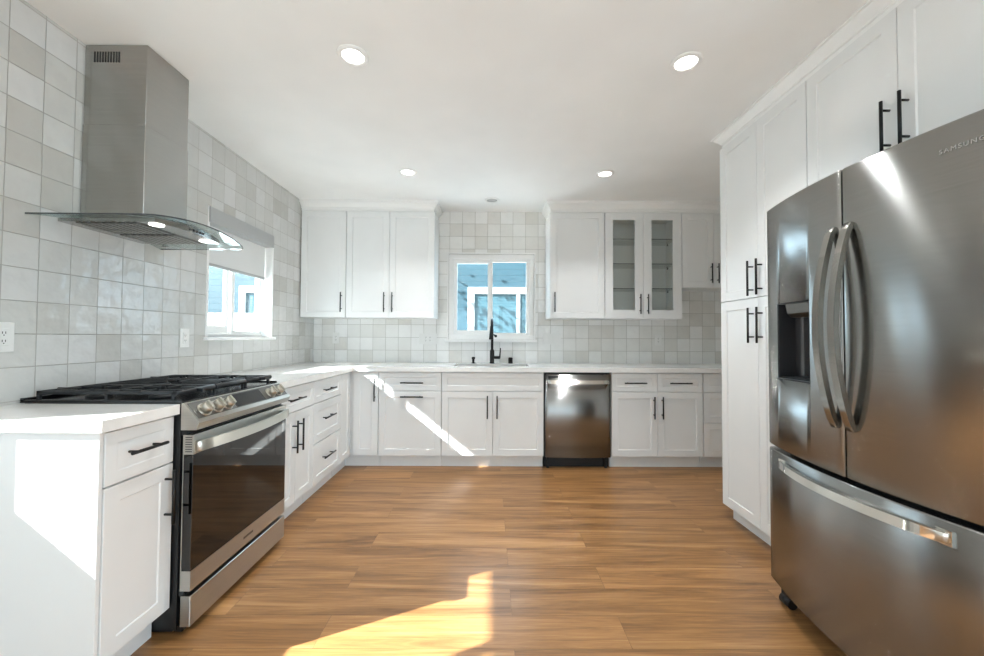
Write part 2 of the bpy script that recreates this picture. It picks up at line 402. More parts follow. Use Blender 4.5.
# sliding glass door in the rear wall
d1 = thing('door_1', 'white framed sliding glass patio door in the rear wall', 'door', (2.2, -7.6, 0), kind='structure')
bm = BM()
for (a, b, c, d) in ((0.45, 3.95, 0.02, 0.10), (0.45, 3.95, 2.07, 2.15), (0.45, 0.53, 0.1, 2.07), (3.87, 3.95, 0.1, 2.07), (2.14, 2.26, 0.1, 2.07)):
    box(bm, a, b, -7.63, -7.57, c, d, 0.004)
obj('door_frame', bm, 'vinyl', d1)
for (a, b) in ((0.53, 2.14), (2.26, 3.87)):
    bm = BM(); box(bm, a, b, -7.604, -7.598, 0.10, 2.07); obj('pane', bm, 'glass', d1)

def slider(name, label, O, wall, left_glass, right_glass, depth, sill=None):
    """two-sash vinyl slider. O: opening a0,a1,z0,z1; wall 'back' (a = X, y into wall) or 'left' (a = Y, x into wall)"""
    a0, a1, z0, z1 = O
    if wall == 'back': bx = lambda bm, p, q, r, s, d0, d1, bv=0.003: box(bm, p, q, d0, d1, r, s, bv)
    else: bx = lambda bm, p, q, r, s, d0, d1, bv=0.003: box(bm, -d1, -d0, p, q, r, s, bv)
    loc = ((a0 + a1) / 2, 0.05, z0) if wall == 'back' else (-0.1, (a0 + a1) / 2, z0)
    w = thing(name, label, 'window', loc, kind='structure')
    fwid, d0, d1 = depth
    bm = BM()
    bx(bm, a0, a1, z0, z0 + fwid, d0, d1); bx(bm, a0, a1, z1 - fwid, z1, d0, d1)
    bx(bm, a0, a0 + fwid, z0 + fwid, z1 - fwid, d0, d1); bx(bm, a1 - fwid, a1, z0 + fwid, z1 - fwid, d0, d1)
    obj('window_frame', bm, 'vinyl', w)
    for k, (g, lo, hi) in enumerate(((left_glass, a0 + fwid, None), (right_glass, None, a1 - fwid))):
        ga0, ga1, gz0, gz1 = g
        e0 = lo if lo is not None else ga0 - 0.035
        e1 = hi if hi is not None else ga1 + 0.035
        dd = d0 + 0.012 + 0.028 * (1 - k) if wall == 'back' else d0 + 0.012 + 0.028 * (1 - k)
        bm = BM()
        bx(bm, e0, e1, z0 + fwid, gz0, dd, dd + 0.026); bx(bm, e0, e1, gz1, z1 - fwid, dd, dd + 0.026)
        bx(bm, e0, ga0, gz0, gz1, dd, dd + 0.026); bx(bm, ga1, e1, gz0, gz1, dd, dd + 0.026)
        s = obj('window_sash', bm, 'vinyl', w)
        bm = BM(); bx(bm, ga0 - 0.004, ga1 + 0.004, gz0 - 0.004, gz1 + 0.004, dd + 0.010, dd + 0.016, 0); obj('pane', bm, 'glass', s)
    return w
w1 = slider('window_1', 'white vinyl sliding window above the sink', WB, 'back', (1.527, 1.858, 1.262, 1.988), (1.912, 2.274, 1.235, 2.000), (0.05, 0.012, 0.10))
bm = BM(); box(bm, 1.404, 2.392, -0.035, 0.02, 1.135, 1.163, 0.004, 2); obj('window_sill', bm, 'trim', w1)
bm = BM()
box(bm, 1.425, 1.44, -0.008, 0.012, 1.163, 2.098, 0.002); box(bm, 2.358, 2.373, -0.008, 0.012, 1.163, 2.098, 0.002); box(bm, 1.44, 2.358, -0.008, 0.012, 2.083, 2.098, 0.002)
obj('window_casing', bm, 'trim', w1)
w2 = slider('window_2', 'white sliding window beside the range hood', WL, 'left', (-1.535, -1.228, 1.263, 2.02), (-1.168, -0.845, 1.228, 2.02), (0.025, 0.075, 0.14))
bm = BM(); box(bm, -0.075, 0.028, WL[0] - 0.02, WL[1] + 0.02, 1.158, 1.18, 0.003, 2); obj('window_sill', bm, 'trim', w2)
bm = BM(); box(bm, -0.14, 0.004, WL[1] - 0.012, WL[1] + 0.006, 1.18, 2.06, 0.002); box(bm, -0.14, 0.004, WL[0] - 0.006, WL[0] + 0.012, 1.18, 2.06, 0.002); obj('window_jamb', bm, 'trim', w2)
w3 = slider('window_3', 'white sliding window in the left wall of the dining end', WD, 'left', (-4.2, -3.655, 0.955, 2.0), (-3.59, -3.125, 0.955, 2.0), (0.04, 0.075, 0.14))
# roller shades
def roller(label, a0, a1, ztop, zbot):
    t = thing('roller_shade', label, 'window shade', (-0.05, (a0 + a1) / 2, ztop))
    bm = BM(); box(bm, -0.072, 0.012, a0 + 0.002, a1 - 0.006, ztop - 0.108, ztop - 0.002, 0.003); obj('valance', bm, 'valance', t, 'grey fabric-wrapped valance')
    bm = BM(); box(bm, -0.060, -0.0585, a0 + 0.016, a1 - 0.022, zbot + 0.02, ztop - 0.10); obj('shade_fabric', bm, 'shade', t)
    bm = BM(); box(bm, -0.064, -0.054, a0 + 0.016, a1 - 0.022, zbot, zbot + 0.022, 0.003); obj('bottom_rail', bm, 'valance', t)
    return t
roller('white roller shade half lowered over the window beside the range hood', WL[0], WL[1], 2.06, 1.672)
roller('white roller shade half lowered over the dining-end window', WD[0], WD[1], 2.06, 1.70)

# ------------------------------------------------------------------ outdoors
bm = BM(); box(bm, -14, 14, -14, 14, -0.4, -0.2); struct('ground', bm, 'concrete')
bm = BM(); box(bm, -1.15, -0.141, -8.2, 0.9, 2.432, 2.62); struct('roof_eave', bm, 'soffit')
hs = thing('neighbor_house', 'blue lap-sided house with white window trim across the side yard', 'house', (0, 3.4, -0.2))
bm = BM(); box(bm, -9, 8, 3.0, 7.0, -0.2, 2.95); obj('siding', bm, 'siding', hs)
bm = BM(); box(bm, -9.3, 8.3, 2.90, 7.1, 2.95, 3.0); obj('soffit', bm, 'soffit', hs)
bm = BM(); prism(bm, [(2.86, 3.0), (7.14, 3.0), (5.0, 4.3)], 'x', -9.3, 8.3); obj('roof', bm, 'roof', hs)
for (a, b, mull) in ((1.471, 3.05, 2.40), (-2.72, -1.3, -2.0)):
    bm = BM(); t = 0.125
    box(bm, a, b, 2.955, 3.005, 2.105 - t, 2.105, 0.004); box(bm, a, b, 2.955, 3.005, 0.72, 0.72 + t, 0.004)
    box(bm, a, a + t, 2.955, 3.005, 0.72 + t, 2.105 - t, 0.004); box(bm, b - t, b, 2.955, 3.005, 0.72 + t, 2.105 - t, 0.004)
    box(bm, mull - 0.035, mull + 0.035, 2.965, 3.005, 0.72 + t, 2.105 - t, 0.004)
    wn = obj('window_trim', bm, 'housetrim', hs, 'white window trim')
    bm = BM(); box(bm, a + t, b - t, 2.985, 3.004, 0.72 + t, 2.105 - t); obj('blinds', bm, 'blinds', wn)
fn = thing('yard_fence', 'white board fence in the side yard seen through the hood-side window', 'fence', (-3.2, 2.2, -0.2))
for i in range(18):
    x = -5.2 + i * 0.2
    if x > -1.75: break
    bm = BM(); box(bm, x, x + 0.192, 2.19, 2.212, -0.15, 1.56, 0.003); obj('fence_board', bm, 'fence', fn)
bm = BM(); box(bm, -5.2, -1.6, 2.212, 2.25, 0.3, 0.4); box(bm, -5.2, -1.6, 2.212, 2.25, 1.2, 1.3); box(bm, -1.64, -1.56, 2.212, 2.29, -0.2, 1.58); obj('fence_rail', bm, 'fence', fn)
# unseen tree added to dapple the sun on the neighbour's wall
tr = thing('dapple_tree', 'unseen leafy tree added to dapple the sun on the house wall', 'tree', (-1.05, 1.3, -0.2))
bm = BM(); tube(bm, [(-1.05, 1.3, -0.2), (-1.0, 1.32, 1.2), (-0.9, 1.36, 2.4), (-0.6, 1.45, 3.3)], 0.07, 8, [0.08, 0.07, 0.05, 0.03])
for (dx, dy, dz) in ((0.8, 0.1, 0.9), (-0.5, 0.1, 1.1), (0.3, -0.2, 1.3), (1.2, 0.1, 0.6)):
    tube(bm, [(-0.9, 1.36, 2.4), (-0.9 + dx * 0.5, 1.36 + dy * 0.5, 2.4 + dz * 0.6), (-0.9 + dx, 1.36 + dy, 2.4 + dz)], 0.02, 6, [0.035, 0.025, 0.012])
obj('trunk', bm, 'bark', tr)
bm = BM()
for i in range(900):
    p = Vector((random.gauss(-0.35, 0.75), random.gauss(1.4, 0.3), random.gauss(3.45, 0.42)))
    q = Matrix.Rotation(random.uniform(0, 6.28), 4, random.choice('XYZ')) @ Matrix.Rotation(random.uniform(0, 6.28), 4, random.choice('XYZ'))
    s = random.uniform(0.03, 0.06)
    vs = [bm.verts.new(p + (q @ Vector(c)) * s) for c in ((-1, 0, 0), (0, -0.45, 0.1), (1.3, 0, 0), (0, 0.45, 0.1))]
    bm.faces.new(vs)
lv = obj('foliage', bm, 'leaf', tr); lv['kind'] = 'stuff'

# ------------------------------------------------------------------ cabinets
def cabinet(name, label, cat, loc, rotz, w, depth, z0, z1, fronts, toe=True, open_front=False, group=None):
    t = thing(name, label, cat, loc, rotz, group)
    if open_front:
        bm = BM()
        box(bm, 0.0008, 0.018, 0.020, depth, 0.11, z1); box(bm, w - 0.018, w - 0.0008, 0.020, depth, 0.11, z1)
        box(bm, 0.018, w - 0.018, 0.020, depth, 0.11, 0.128); box(bm, 0.018, w - 0.018, 0.020, 0.038, 0.66, z1)
        obj('carcass', bm, 'carcass', t, world=False)
    else:
        bm = BM(); box(bm, 0.0008, w - 0.0008, 0.020, depth, z0 if not toe else 0.11, z1); obj('carcass', bm, 'carcass', t, world=False)
    if toe:
        bm = BM(); box(bm, 0.0008, w - 0.0008, 0.07, depth, 0.0, 0.109); obj('toe_kick', bm, 'cabinet', t, world=False)
    for f in fronts:
        bm = BM(); kind, x0, x1, a, b = f[:5]
        st = f[6] if len(f) > 6 else 0.057
        shaker(bm, x0, x1, a, b, stile=st, rec=f[7] if len(f) > 7 else 0.006)
        p = obj(kind, bm, 'cabinet', t, world=False)
        if f[5]:
            o, hx, hz, L = f[5]; add_handle(p, o, hx, hz, L)
    return t
g = 0.0018
# back run, left to right
Y0 = -0.63
def back(name, label, x0, x1, fronts, **k):
    fr = [(f[0], f[1] - x0, f[2] - x0, *f[3:5], (f[5][0], f[5][1] - x0, *f[5][2:]) if f[5] else None, *f[6:]) for f in fronts]
    return cabinet(name, label, 'cabinet', (x0, Y0, 0), 0, x1 - x0, 0.628, 0.11, 0.872, fr, **k)
back('pullout_cabinet', 'white base cabinet with two stacked horizontal pulls, left of the sink cabinet', 0.880, 1.4485, [
    ('drawer', 0.882, 1.4465, 0.700, 0.864, ('h', 1.185, 0.773, 0.206), 0.045), ('door', 0.882, 1.4465, 0.114, 0.694, ('h', 1.185, 0.647, 0.206))])
back('sink_cabinet', 'white two-door sink base cabinet with a plain false drawer front', 1.4505, 2.378, [
    ('drawer_front', 1.4525, 2.376, 0.700, 0.864, None, 0.045), ('door', 1.4525, 1.9125, 0.114, 0.694, ('v', 1.866, 0.557, 0.206)), ('door', 1.9155, 2.376, 0.114, 0.694, ('v', 1.954, 0.557, 0.206))], open_front=True)
back('base_cabinet', 'white base cabinet right of the dishwasher with two drawers over two doors', 2.994, 3.827, [
    ('drawer', 2.996, 3.411, 0.700, 0.864, ('h', 3.205, 0.779, 0.2), 0.045), ('drawer', 3.414, 3.825, 0.700, 0.864, ('h', 3.615, 0.779, 0.2), 0.045),
    ('door', 2.996, 3.411, 0.114, 0.694, ('v', 3.375, 0.557, 0.2)), ('door', 3.414, 3.825, 0.114, 0.694, ('v', 3.451, 0.557, 0.2))])
back('drawer_cabinet', 'white three-drawer base cabinet partly hidden behind the tall pantry', 3.829, 4.462, [
    ('drawer', 3.833, 4.460, 0.700, 0.864, ('h', 4.147, 0.779, 0.2), 0.045), ('drawer', 3.833, 4.460, 0.421, 0.694, ('h', 4.147, 0.56, 0.2), 0.055), ('drawer', 3.833, 4.460, 0.114, 0.415, ('h', 4.147, 0.27, 0.2), 0.055)])
# corner cabinet
t = thing('corner_cabinet', 'white L-shaped corner base cabinet with a bifold door where the two counters meet', 'cabinet', (0.0, 0.0, 0))
bm = BM(); prism(bm, [(0.002, -0.002), (0.878, -0.002), (0.878, -0.61), (0.61, -0.61), (0.61, -0.868), (0.002, -0.868)], 'z', 0.11, 0.872); obj('carcass', bm, 'carcass', t)
bm = BM(); prism(bm, [(0.002, -0.002), (0.878, -0.002), (0.878, -0.56), (0.56, -0.56), (0.56, -0.868), (0.002, -0.868)], 'z', 0, 0.109); obj('toe_kick', bm, 'cabinet', t)
bm = BM(); shaker(bm, 0.652, 0.876, 0.114, 0.864, y=Y0); p = obj('door', bm, 'cabinet', t); add_handle(p, 'v', 0.848, 0.709, 0.206, Y0)
bm = BM(); shaker(bm, 0, 0.214, 0.114, 0.864); bmesh.ops.transform(bm, matrix=Matrix.Translation((0.63, -0.866, 0)) @ Matrix.Rotation(PI / 2, 4, 'Z'), verts=bm.verts); obj('door', bm, 'cabinet', t)
# left run, near to far
def left(name, label, y0, y1, fronts):
    fr = [(f[0], f[1] - y0, f[2] - y0, *f[3:5], (f[5][0], f[5][1] - y0, *f[5][2:]) if f[5] else None, *f[6:]) for f in fronts]
    return cabinet(name, label, 'cabinet', (0.63, y0, 0), PI / 2, y1 - y0, 0.627, 0.11, 0.872, fr)
ne = left('narrow_cabinet', 'narrow white base cabinet beside the range, sun on its side panel', -2.893, -2.613, [
    ('drawer', -2.891, -2.615, 0.688, 0.866, ('h', -2.757, 0.782, 0.148), 0.04, 0.0012), ('door', -2.891, -2.615, 0.114, 0.682, ('v', -2.650, 0.562, 0.206), 0.055, 0.004)])
bm = BM(); prism(bm, [(0.004, 0.0), (0.56, 0.0), (0.56, 0.105), (0.626, 0.105), (0.626, 0.872), (0.004, 0.872)], 'y', -2.908, -2.894, 0.001); obj('end_panel', bm, 'cabinet', ne)
left('base_cabinet', 'white base cabinet right of the range with one drawer over two narrow doors', -1.889, -1.378, [
    ('drawer', -1.887, -1.380, 0.703, 0.864, ('h', -1.665, 0.785, 0.2), 0.045), ('door', -1.887, -1.634, 0.114, 0.697, ('v', -1.672, 0.545, 0.206)), ('door', -1.631, -1.380, 0.114, 0.697, ('v', -1.596, 0.545, 0.206))])
left('drawer_cabinet', 'white three-drawer base cabinet left of the corner on the range side', -1.376, -0.870, [
    ('drawer', -1.374, -0.872, 0.703, 0.864, ('h', -1.15, 0.785, 0.2), 0.045), ('drawer', -1.374, -0.872, 0.413, 0.697, ('h', -1.15, 0.575, 0.2), 0.055), ('drawer', -1.374, -0.872, 0.114, 0.407, ('h', -1.15, 0.28, 0.2), 0.055)])
# upper cabinets
def upper(name, label, x0, x1, z0, z1, fronts, **k):
    fr = [(f[0], f[1] - x0, f[2] - x0, *f[3:5], (f[5][0], f[5][1] - x0, *f[5][2:]) if f[5] else None, *f[6:]) for f in fronts]
    return cabinet(name, label, 'cabinet', (x0, -0.33, 0), 0, x1 - x0, 0.328, z0, z1, fr, toe=False, **k)
ZT = 2.437; HV = 0.196
upper('wall_cabinet', 'single-door white wall cabinet in the left corner', 0.004, 0.456, 1.377, ZT, [('door', 0.012, 0.454, 1.377, ZT - 0.003, ('v', 0.418, 1.526, HV))])
upper('wall_cabinet', 'double-door white wall cabinet left of the sink window', 0.458, 1.332, 1.377, ZT, [
    ('door', 0.460, 0.884, 1.377, ZT - 0.003, ('v', 0.842, 1.527, HV)), ('door', 0.887, 1.330, 1.377, ZT - 0.003, ('v', 0.922, 1.527, HV))])
upper('wall_cabinet', 'single-door white wall cabinet right of the sink window', 2.478, 3.022, 1.379, ZT, [('door', 2.488, 3.020, 1.379, ZT - 0.003, ('v', 2.523, 1.537, HV))])
upper('wall_cabinet', 'short double-door white wall cabinet ending behind the pantry', 3.792, 4.465, 1.690, ZT, [
    ('door', 3.794, 4.105, 1.690, ZT - 0.003, ('v', 4.075, 1.83, HV)), ('door', 4.108, 4.463, 1.690, ZT - 0.003, ('v', 4.14, 1.83, HV))])
# glass-door cabinet
gc = thing('glass_cabinet', 'white wall cabinet with two glass doors and glass shelves', 'cabinet', (3.024, -0.33, 0))
x0, x1, z0 = 3.024, 3.790, 1.379
bm = BM()
box(bm, x0 + .001, x0 + 0.018, -0.310, -0.002, z0, ZT); box(bm, x1 - 0.018, x1 - .001, -0.310, -0.002, z0, ZT)
box(bm, x0 + 0.018, x1 - 0.018, -0.310, -0.002, z0, z0 + 0.018); box(bm, x0 + 0.018, x1 - 0.018, -0.310, -0.002, ZT - 0.018, ZT); box(bm, x0 + 0.018, x1 - 0.018, -0.014, -0.002, z0 + 0.018, ZT - 0.018)
obj('carcass', bm, 'carcass', gc)
for (a, b, ga, gb, hx) in ((3.026, 3.404, 3.105, 3.325, 3.368), (3.407, 3.788, 3.489, 3.703, 3.443)):
    bm = BM(); za, zb = 1.464, 2.362
    cells(bm, [a, ga, gb, b], [z0, za, zb, ZT - 0.003], lambda u, v: not (ga < u < gb and za < v < zb), lambda u, v, k: (u, -0.33 + 0.019 * k, v))
    p = obj('door', bm, 'cabinet', gc)
    bm = BM(); box(bm, ga - 0.003, gb + 0.003, -0.321, -0.317, za - 0.003, zb + 0.003); obj('pane', bm, 'cabglass', p)
    add_handle(p, 'v', hx - 3.024, 1.522, HV)
for z in (1.683, 1.932, 2.182):
    bm = BM(); box(bm, x0 + 0.02, x1 - 0.02, -0.285, -0.016, z - 0.003, z + 0.003); sh = obj('shelf', bm, 'cabglass', gc, 'glass shelf'); bm = BM(); box(bm, x0 + 0.02, x1 - 0.02, -0.2865, -0.2852, z - 0.003, z + 0.003); obj('shelf_edge', bm, 'shelfglass', sh)
for z in (1.683, 1.932, 2.182):
    for x in (x0 + 0.018, x1 - 0.028):
        for y in (-0.07, -0.24): bm = BM(); box(bm, x, x + 0.010, y, y + 0.012, z - 0.016, z - 0.0045); obj('shelf_pin', bm, 'darkgrey', gc)
# pantry and cabinet over the refrigerator
XP = 3.433
def right(name, label, y0, y1, zb, fronts, **k):
    fr = [(f[0], y0 - f[1], y0 - f[2], *f[3:5], (f[5][0], y0 - f[5][1], *f[5][2:]) if f[5] else None, *f[6:]) for f in fronts]
    return cabinet(name, label, 'cabinet', (XP, y0, 0), -PI / 2, y0 - y1, XR - XP - 0.002, zb, 2.458, fr, **k)
right('pantry_cabinet', 'tall white four-door pantry cabinet beside the refrigerator', -1.583, -2.303, 0.1, [
    ('door', -1.584, -1.9425, 0.100, 1.424, ('v', -1.905, 1.265, 0.206)), ('door', -1.9455, -2.301, 0.100, 1.424, ('v', -1.980, 1.265, 0.206)),
    ('door', -1.584, -1.9425, 1.429, 2.456, ('v', -1.905, 1.541, 0.206)), ('door', -1.9455, -2.301, 1.429, 2.456, ('v', -1.980, 1.541, 0.206))])
right('bridge_cabinet', 'two-door white cabinet above the refrigerator', -2.305, -3.300, 1.835, [
    ('door', -2.307, -2.7305, 1.835, 2.456, ('v', -2.700, 2.005, 0.206)), ('door', -2.7335, -3.298, 1.835, 2.456, ('v', -2.768, 2.005, 0.206))], toe=False)
fe = tag(obj('end_panel', BM(), 'cabinet'), 'tall white end panel on the near side of the refrigerator', 'panel') if False else None
t = thing('side_panel', 'tall white panel on the near side of the refrigerator', 'panel', (3.95, -3.322, 0))
bm = BM(); box(bm, XP + 0.02, XR - 0.002, -3.332, -3.312, 0, 2.458, 0.001); obj('panel', bm, 'carcass', t)
# crown mouldings
def crown(name, path, zb, side):
    bm = BM(); prof = [(-0.018, zb), (0.006, zb), (0.006, zb + 0.022), (0.014, zb + 0.024), (0.014, zb + 0.032), (0.024, zb + 0.044), (0.040, zb + 0.062), (0.044, zb + 0.070), (0.054, zb + 0.072), (0.054, H), (-0.018, H)]
    sweep(bm, path, prof, side); struct(name, bm, 'trim')
crown('trim_1', [(0.002, -0.312), (1.316, -0.312), (1.316, -0.002)], 2.441, 1)
crown('trim_2', [(2.494, -0.002), (2.494, -0.312), (XR - 0.002, -0.312)], 2.441, 1)
crown('trim_3', [(XR - 0.002, -1.600), (XP + 0.018, -1.600), (XP + 0.018, -3.33)], 2.462, 1)

# ------------------------------------------------------------------ worktops
SK = (1.545, 2.262, -0.505, -0.13)
bm = BM()
xs = [0.002, 0.65, SK[0], SK[1], XR - 0.002]; ys = [-1.893, -0.652, SK[2], SK[3], -0.002]
cells(bm, xs, ys, lambda u, v: (u < 0.65 or v > -0.652) and not (SK[0] < u < SK[1] and SK[2] < v < SK[3]), lambda u, v, k: (u, v, 0.914 - 0.040 * k))
ct = tag(obj('countertop', bm, 'quartz'), 'white quartz worktop wrapping the corner under both windows', 'countertop')
bm = BM(); box(bm, 0.002, 0.65, -2.925, -2.611, 0.874, 0.914, 0.0015, 2)
tag(obj('countertop', bm, 'quartz'), 'short white quartz worktop at the near left end beside the range', 'countertop')
# sink
sk = thing('kitchen_sink', 'dark undermount sink set in the worktop below the black faucet', 'sink', (1.9, -0.32, 0.68))
bm = BM(); a, b, c, d = SK[0] - 0.004, SK[1] + 0.004, SK[2] - 0.004, SK[3] + 0.004; tk = 0.003
box(bm, a, b, c, d, 0.676, 0.68); box(bm, a, a + tk, c, d, 0.68, 0.873); box(bm, b - tk, b, c, d, 0.68, 0.873); box(bm, a, b, c, c + tk, 0.68, 0.873); box(bm, a, b, d - tk, d, 0.68, 0.873)
obj('basin', bm, 'sink', sk)
bm = BM(); lathe(bm, [(0.0005, 0.006), (0.03, 0.006), (0.045, 0.003), (0.045, 0.0)], (1.9, -0.3, 0.68)); obj('drain', bm, 'chrome', sk)
# faucet
fx, fy = 1.909, -0.085
fa = thing('kitchen_faucet', 'tall matte black pull-down faucet at the sink', 'faucet', (fx, fy, 0.914))
bm = BM(); lathe(bm, [(0.027, 0.0), (0.027, 0.006), (0.023, 0.010), (0.023, 0.13), (0.018, 0.14), (0.014, 0.15)], (fx, fy, 0.914)); obj('base', bm, 'black', fa)
pts = [(fx, fy, 1.06), (fx, fy, 1.27)]
for i in range(1, 13):
    a = PI * i / 12 * 0.92; pts.append((fx - 0.006 * i / 12, fy - 0.095 + 0.095 * math.cos(a), 1.27 + 0.10 * math.sin(a)))
e = Vector(pts[-1]); bm = BM(); tube(bm, pts, 0.0135, 12); obj('spout', bm, 'black', fa)
bm = BM(); q = e + Vector((-0.006, -0.012, -0.13)); tube(bm, [e + Vector((0, 0, 0.006)), e.lerp(q, 0.3), e.lerp(q, 0.8), q], 0.02, 14, [0.016, 0.017, 0.021, 0.023]); obj('spray_head', bm, 'black', fa)
bm = BM(); cyl(bm, (fx + 0.015, fy - 0.01, 1.215), (fx + 0.036, fy - 0.12, 1.20), 0.009, seg=10); cyl(bm, (fx + 0.036, fy - 0.112, 1.20), (fx + 0.036, fy - 0.135, 1.20), 0.014, seg=12); obj('dock', bm, 'black', fa)
bm = BM(); cyl(bm, (fx + 0.02, fy, 0.975), (fx + 0.085, fy, 0.975), 0.015, seg=14); tube(bm, [(fx + 0.08, fy, 0.97), (fx + 0.084, fy, 1.02), (fx + 0.088, fy - 0.004, 1.075)], 0.007, 10, [0.009, 0.007, 0.006]); obj('lever', bm, 'black', fa)
sp = thing('soap_dispenser', 'short black soap dispenser left of the faucet', 'soap dispenser', (1.713, -0.075, 0.914))
bm = BM(); lathe(bm, [(0.022, 0), (0.022, 0.006), (0.012, 0.009), (0.012, 0.04), (0.018, 0.046), (0.018, 0.062), (0.010, 0.066)], (1.713, -0.075, 0.914)); obj('body', bm, 'black', sp)
bm = BM(); cyl(bm, (1.713, -0.075, 0.965), (1.713, -0.135, 0.958), 0.006, seg=10); obj('nozzle', bm, 'black', sp)
ag = thing('air_gap', 'black cylindrical air gap cap right of the faucet', 'air gap', (2.103, -0.075, 0.914))
bm = BM(); lathe(bm, [(0.024, 0), (0.024, 0.056), (0.020, 0.062), (0.004, 0.063)], (2.103, -0.075, 0.914)); obj('cap', bm, 'black', ag)

# ------------------------------------------------------------------ dishwasher
dw = thing('dishwasher', 'stainless steel dishwasher under the counter right of the sink', 'dishwasher', (2.686, -0.33, 0))
bm = BM(); box(bm, 2.386, 2.986, -0.61, -0.01, 0.10, 0.868); obj('body', bm, 'blackplastic', dw)
bm = BM(); box(bm, 2.388, 2.984, -0.56, -0.02, 0.0, 0.10); box(bm, 2.41, 2.43, -0.60, -0.56, 0, 0.1); box(bm, 2.94, 2.96, -0.60, -0.56, 0, 0.1); obj('toe_kick', bm, 'blackplastic', dw)
bm = BM(); n = 24; poly = [(2.391 + 0.59 * i / n, -0.640 - 0.012 * (1 - (2 * i / n - 1) ** 2)) for i in range(n + 1)] + [(2.981, -0.61), (2.391, -0.61)]
prism(bm, poly, 'z', 0.106, 0.852, sm=True); dd = obj('door', bm, 'steel', dw)
bm = BM(); n = 16
top = [(2.41 + 0.553 * i / n, -0.672 - 0.022 * (1 - (2 * i / n - 1) ** 2)) for i in range(n + 1)]
bot = [(x, y + 0.016) for x, y in top][::-1]
prism(bm, top + bot, 'z', 0.772, 0.806, 0.004, 2, sm=True)
for x in (2.418, 2.955): box(bm, x - 0.008, x + 0.008, -0.672, -0.640, 0.774, 0.804)
obj('handle', bm, 'chrome', dd)
bm = BM(); box(bm, 2.415, 2.508, -0.6475, -0.640, 0.826, 0.841, 0.001); obj('badge', bm, 'blackplastic', dd, 'small dark badge')

# ------------------------------------------------------------------ range
RY0, RY1 = -2.607, -1.897
rg = thing('gas_range', 'stainless steel slide-in gas range with black grates', 'range', (0.35, -2.23, 0))
bm = BM(); box(bm, 0.02, 0.652, RY0, RY1, 0.02, 0.904); box(bm, 0.02, 0.62, RY0 + 0.02, RY1 - 0.02, 0, 0.02); obj('body', bm, 'blackplastic', rg)
bm = BM(); box(bm, 0.004, 0.648, RY0 - 0.001, RY1 + 0.001, 0.9145, 0.921, 0.002)
box(bm, 0.004, 0.02, RY0, RY1, 0.9205, 0.934, 0.002); box(bm, 0.004, 0.648, RY0, RY0 + 0.012, 0.9205, 0.928, 0.002); box(bm, 0.004, 0.648, RY1 - 0.012, RY1, 0.9205, 0.928, 0.002); box(bm, 0.02, 0.645, RY0 + .004, RY1 - .004, 0.903, 0.9146)
obj('cooktop', bm, 'enamel', rg)
GW = (RY1 - RY0 - 0.036) / 3
for i in range(3):
    a = RY0 + 0.012 + i * (GW + 0.006); b = a + GW; bm = BM(); zt = 0.962; w = 0.011
    for y in (a, b - w): box(bm, 0.055, 0.618, y, y + w, zt - 0.014, zt, 0.002)
    box(bm, 0.055, 0.07, a, b, zt - 0.020, zt, 0.002)
    cyl(bm, (0.612, a, zt - 0.010), (0.612, b, zt - 0.010), 0.012, seg=12)
    ym = (a + b) / 2
    if i != 1:
        box(bm, 0.33, 0.342, a, b, zt - 0.018, zt, 0.002)
    for xc in ((0.20, 0.47) if i != 1 else (0.335,)):
        for s in (-1, 1):
            box(bm, xc - 0.005, xc + 0.005, ym + s * GW / 2 - (0.085 if s > 0 else 0), ym + s * GW / 2 + (0.085 if s < 0 else 0), zt - 0.016, zt, 0.002)
            L = 0.10 if i != 1 else 0.20
            box(bm, xc + s * 0.13 - L / 2, xc + s * 0.13 + L / 2, ym - 0.005, ym + 0.005, zt - 0.016, zt, 0.002)
            for dy in (-0.06, 0.06): box(bm, xc + s * 0.07 - 0.035, xc + s * 0.07 + 0.035, ym + dy - 0.004, ym + dy + 0.004, zt - 0.016, zt, 0.002)
    for yy in ((a + GW * 0.27, a + GW * 0.73)):
        for (p, q) in ((0.07, 0.155), (0.245, 0.425), (0.515, 0.612)) if i != 1 else ((0.07, 0.26), (0.41, 0.612)):
            box(bm, p, q, yy - 0.005, yy + 0.005, zt - 0.016, zt, 0.002)
    for x in (0.06, 0.335, 0.605):
        for y in (a + 0.002, b - 0.012): box(bm, x - 0.006, x + 0.006, y, y + 0.010, 0.9212, zt - 0.01)
    obj('grate', bm, 'iron', rg)
    for xc in ((0.20, 0.47) if i != 1 else (0.335,)):
        bm = BM(); r = 0.045 if i != 1 else 0.055
        lathe(bm, [(r, 0), (r, 0.010), (r * 0.75, 0.012), (r * 0.78, 0.020), (0.002, 0.024)], (xc, ym, 0.9211)); obj('burner', bm, 'iron', rg)
# control panel (sloped) with knobs and display
cp = [(0.652, 0.916), (0.660, 0.9175), (0.727, 0.838), (0.713, 0.809), (0.652, 0.809)]
bm = BM(); prism(bm, cp, 'y', RY0 - 0.001, RY1 + 0.001, 0.001); obj('control_panel', bm, 'steel_range', rg)
sl = Vector((0.067, 0, -0.0795)).normalized(); nn = Vector((0.0795, 0, 0.067)).normalized(); mid = Vector((0.6935, 0, 0.87775))
bm = BM(); 
for (y0_, y1_, off, s0, s1) in ((-2.352, -2.12, 0.0022, -0.040, 0.028),):
    A = mid + nn * off
    c8 = [A + sl * s + Vector((0, y, 0)) + nn * d for y in (y0_, y1_) for s in (s0, s1) for d in (-0.003, 0)]
    vs = [bm.verts.new(c) for c in c8]
    for f in ((0, 1, 3, 2), (4, 6, 7, 5), (0, 4, 5, 1), (2, 3, 7, 6), (0, 2, 6, 4), (1, 5, 7, 3)): bm.faces.new([vs[i] for i in f])
obj('display', bm, 'display', rg, 'black glass display')
bm = BM(); A = mid + nn * 0.001
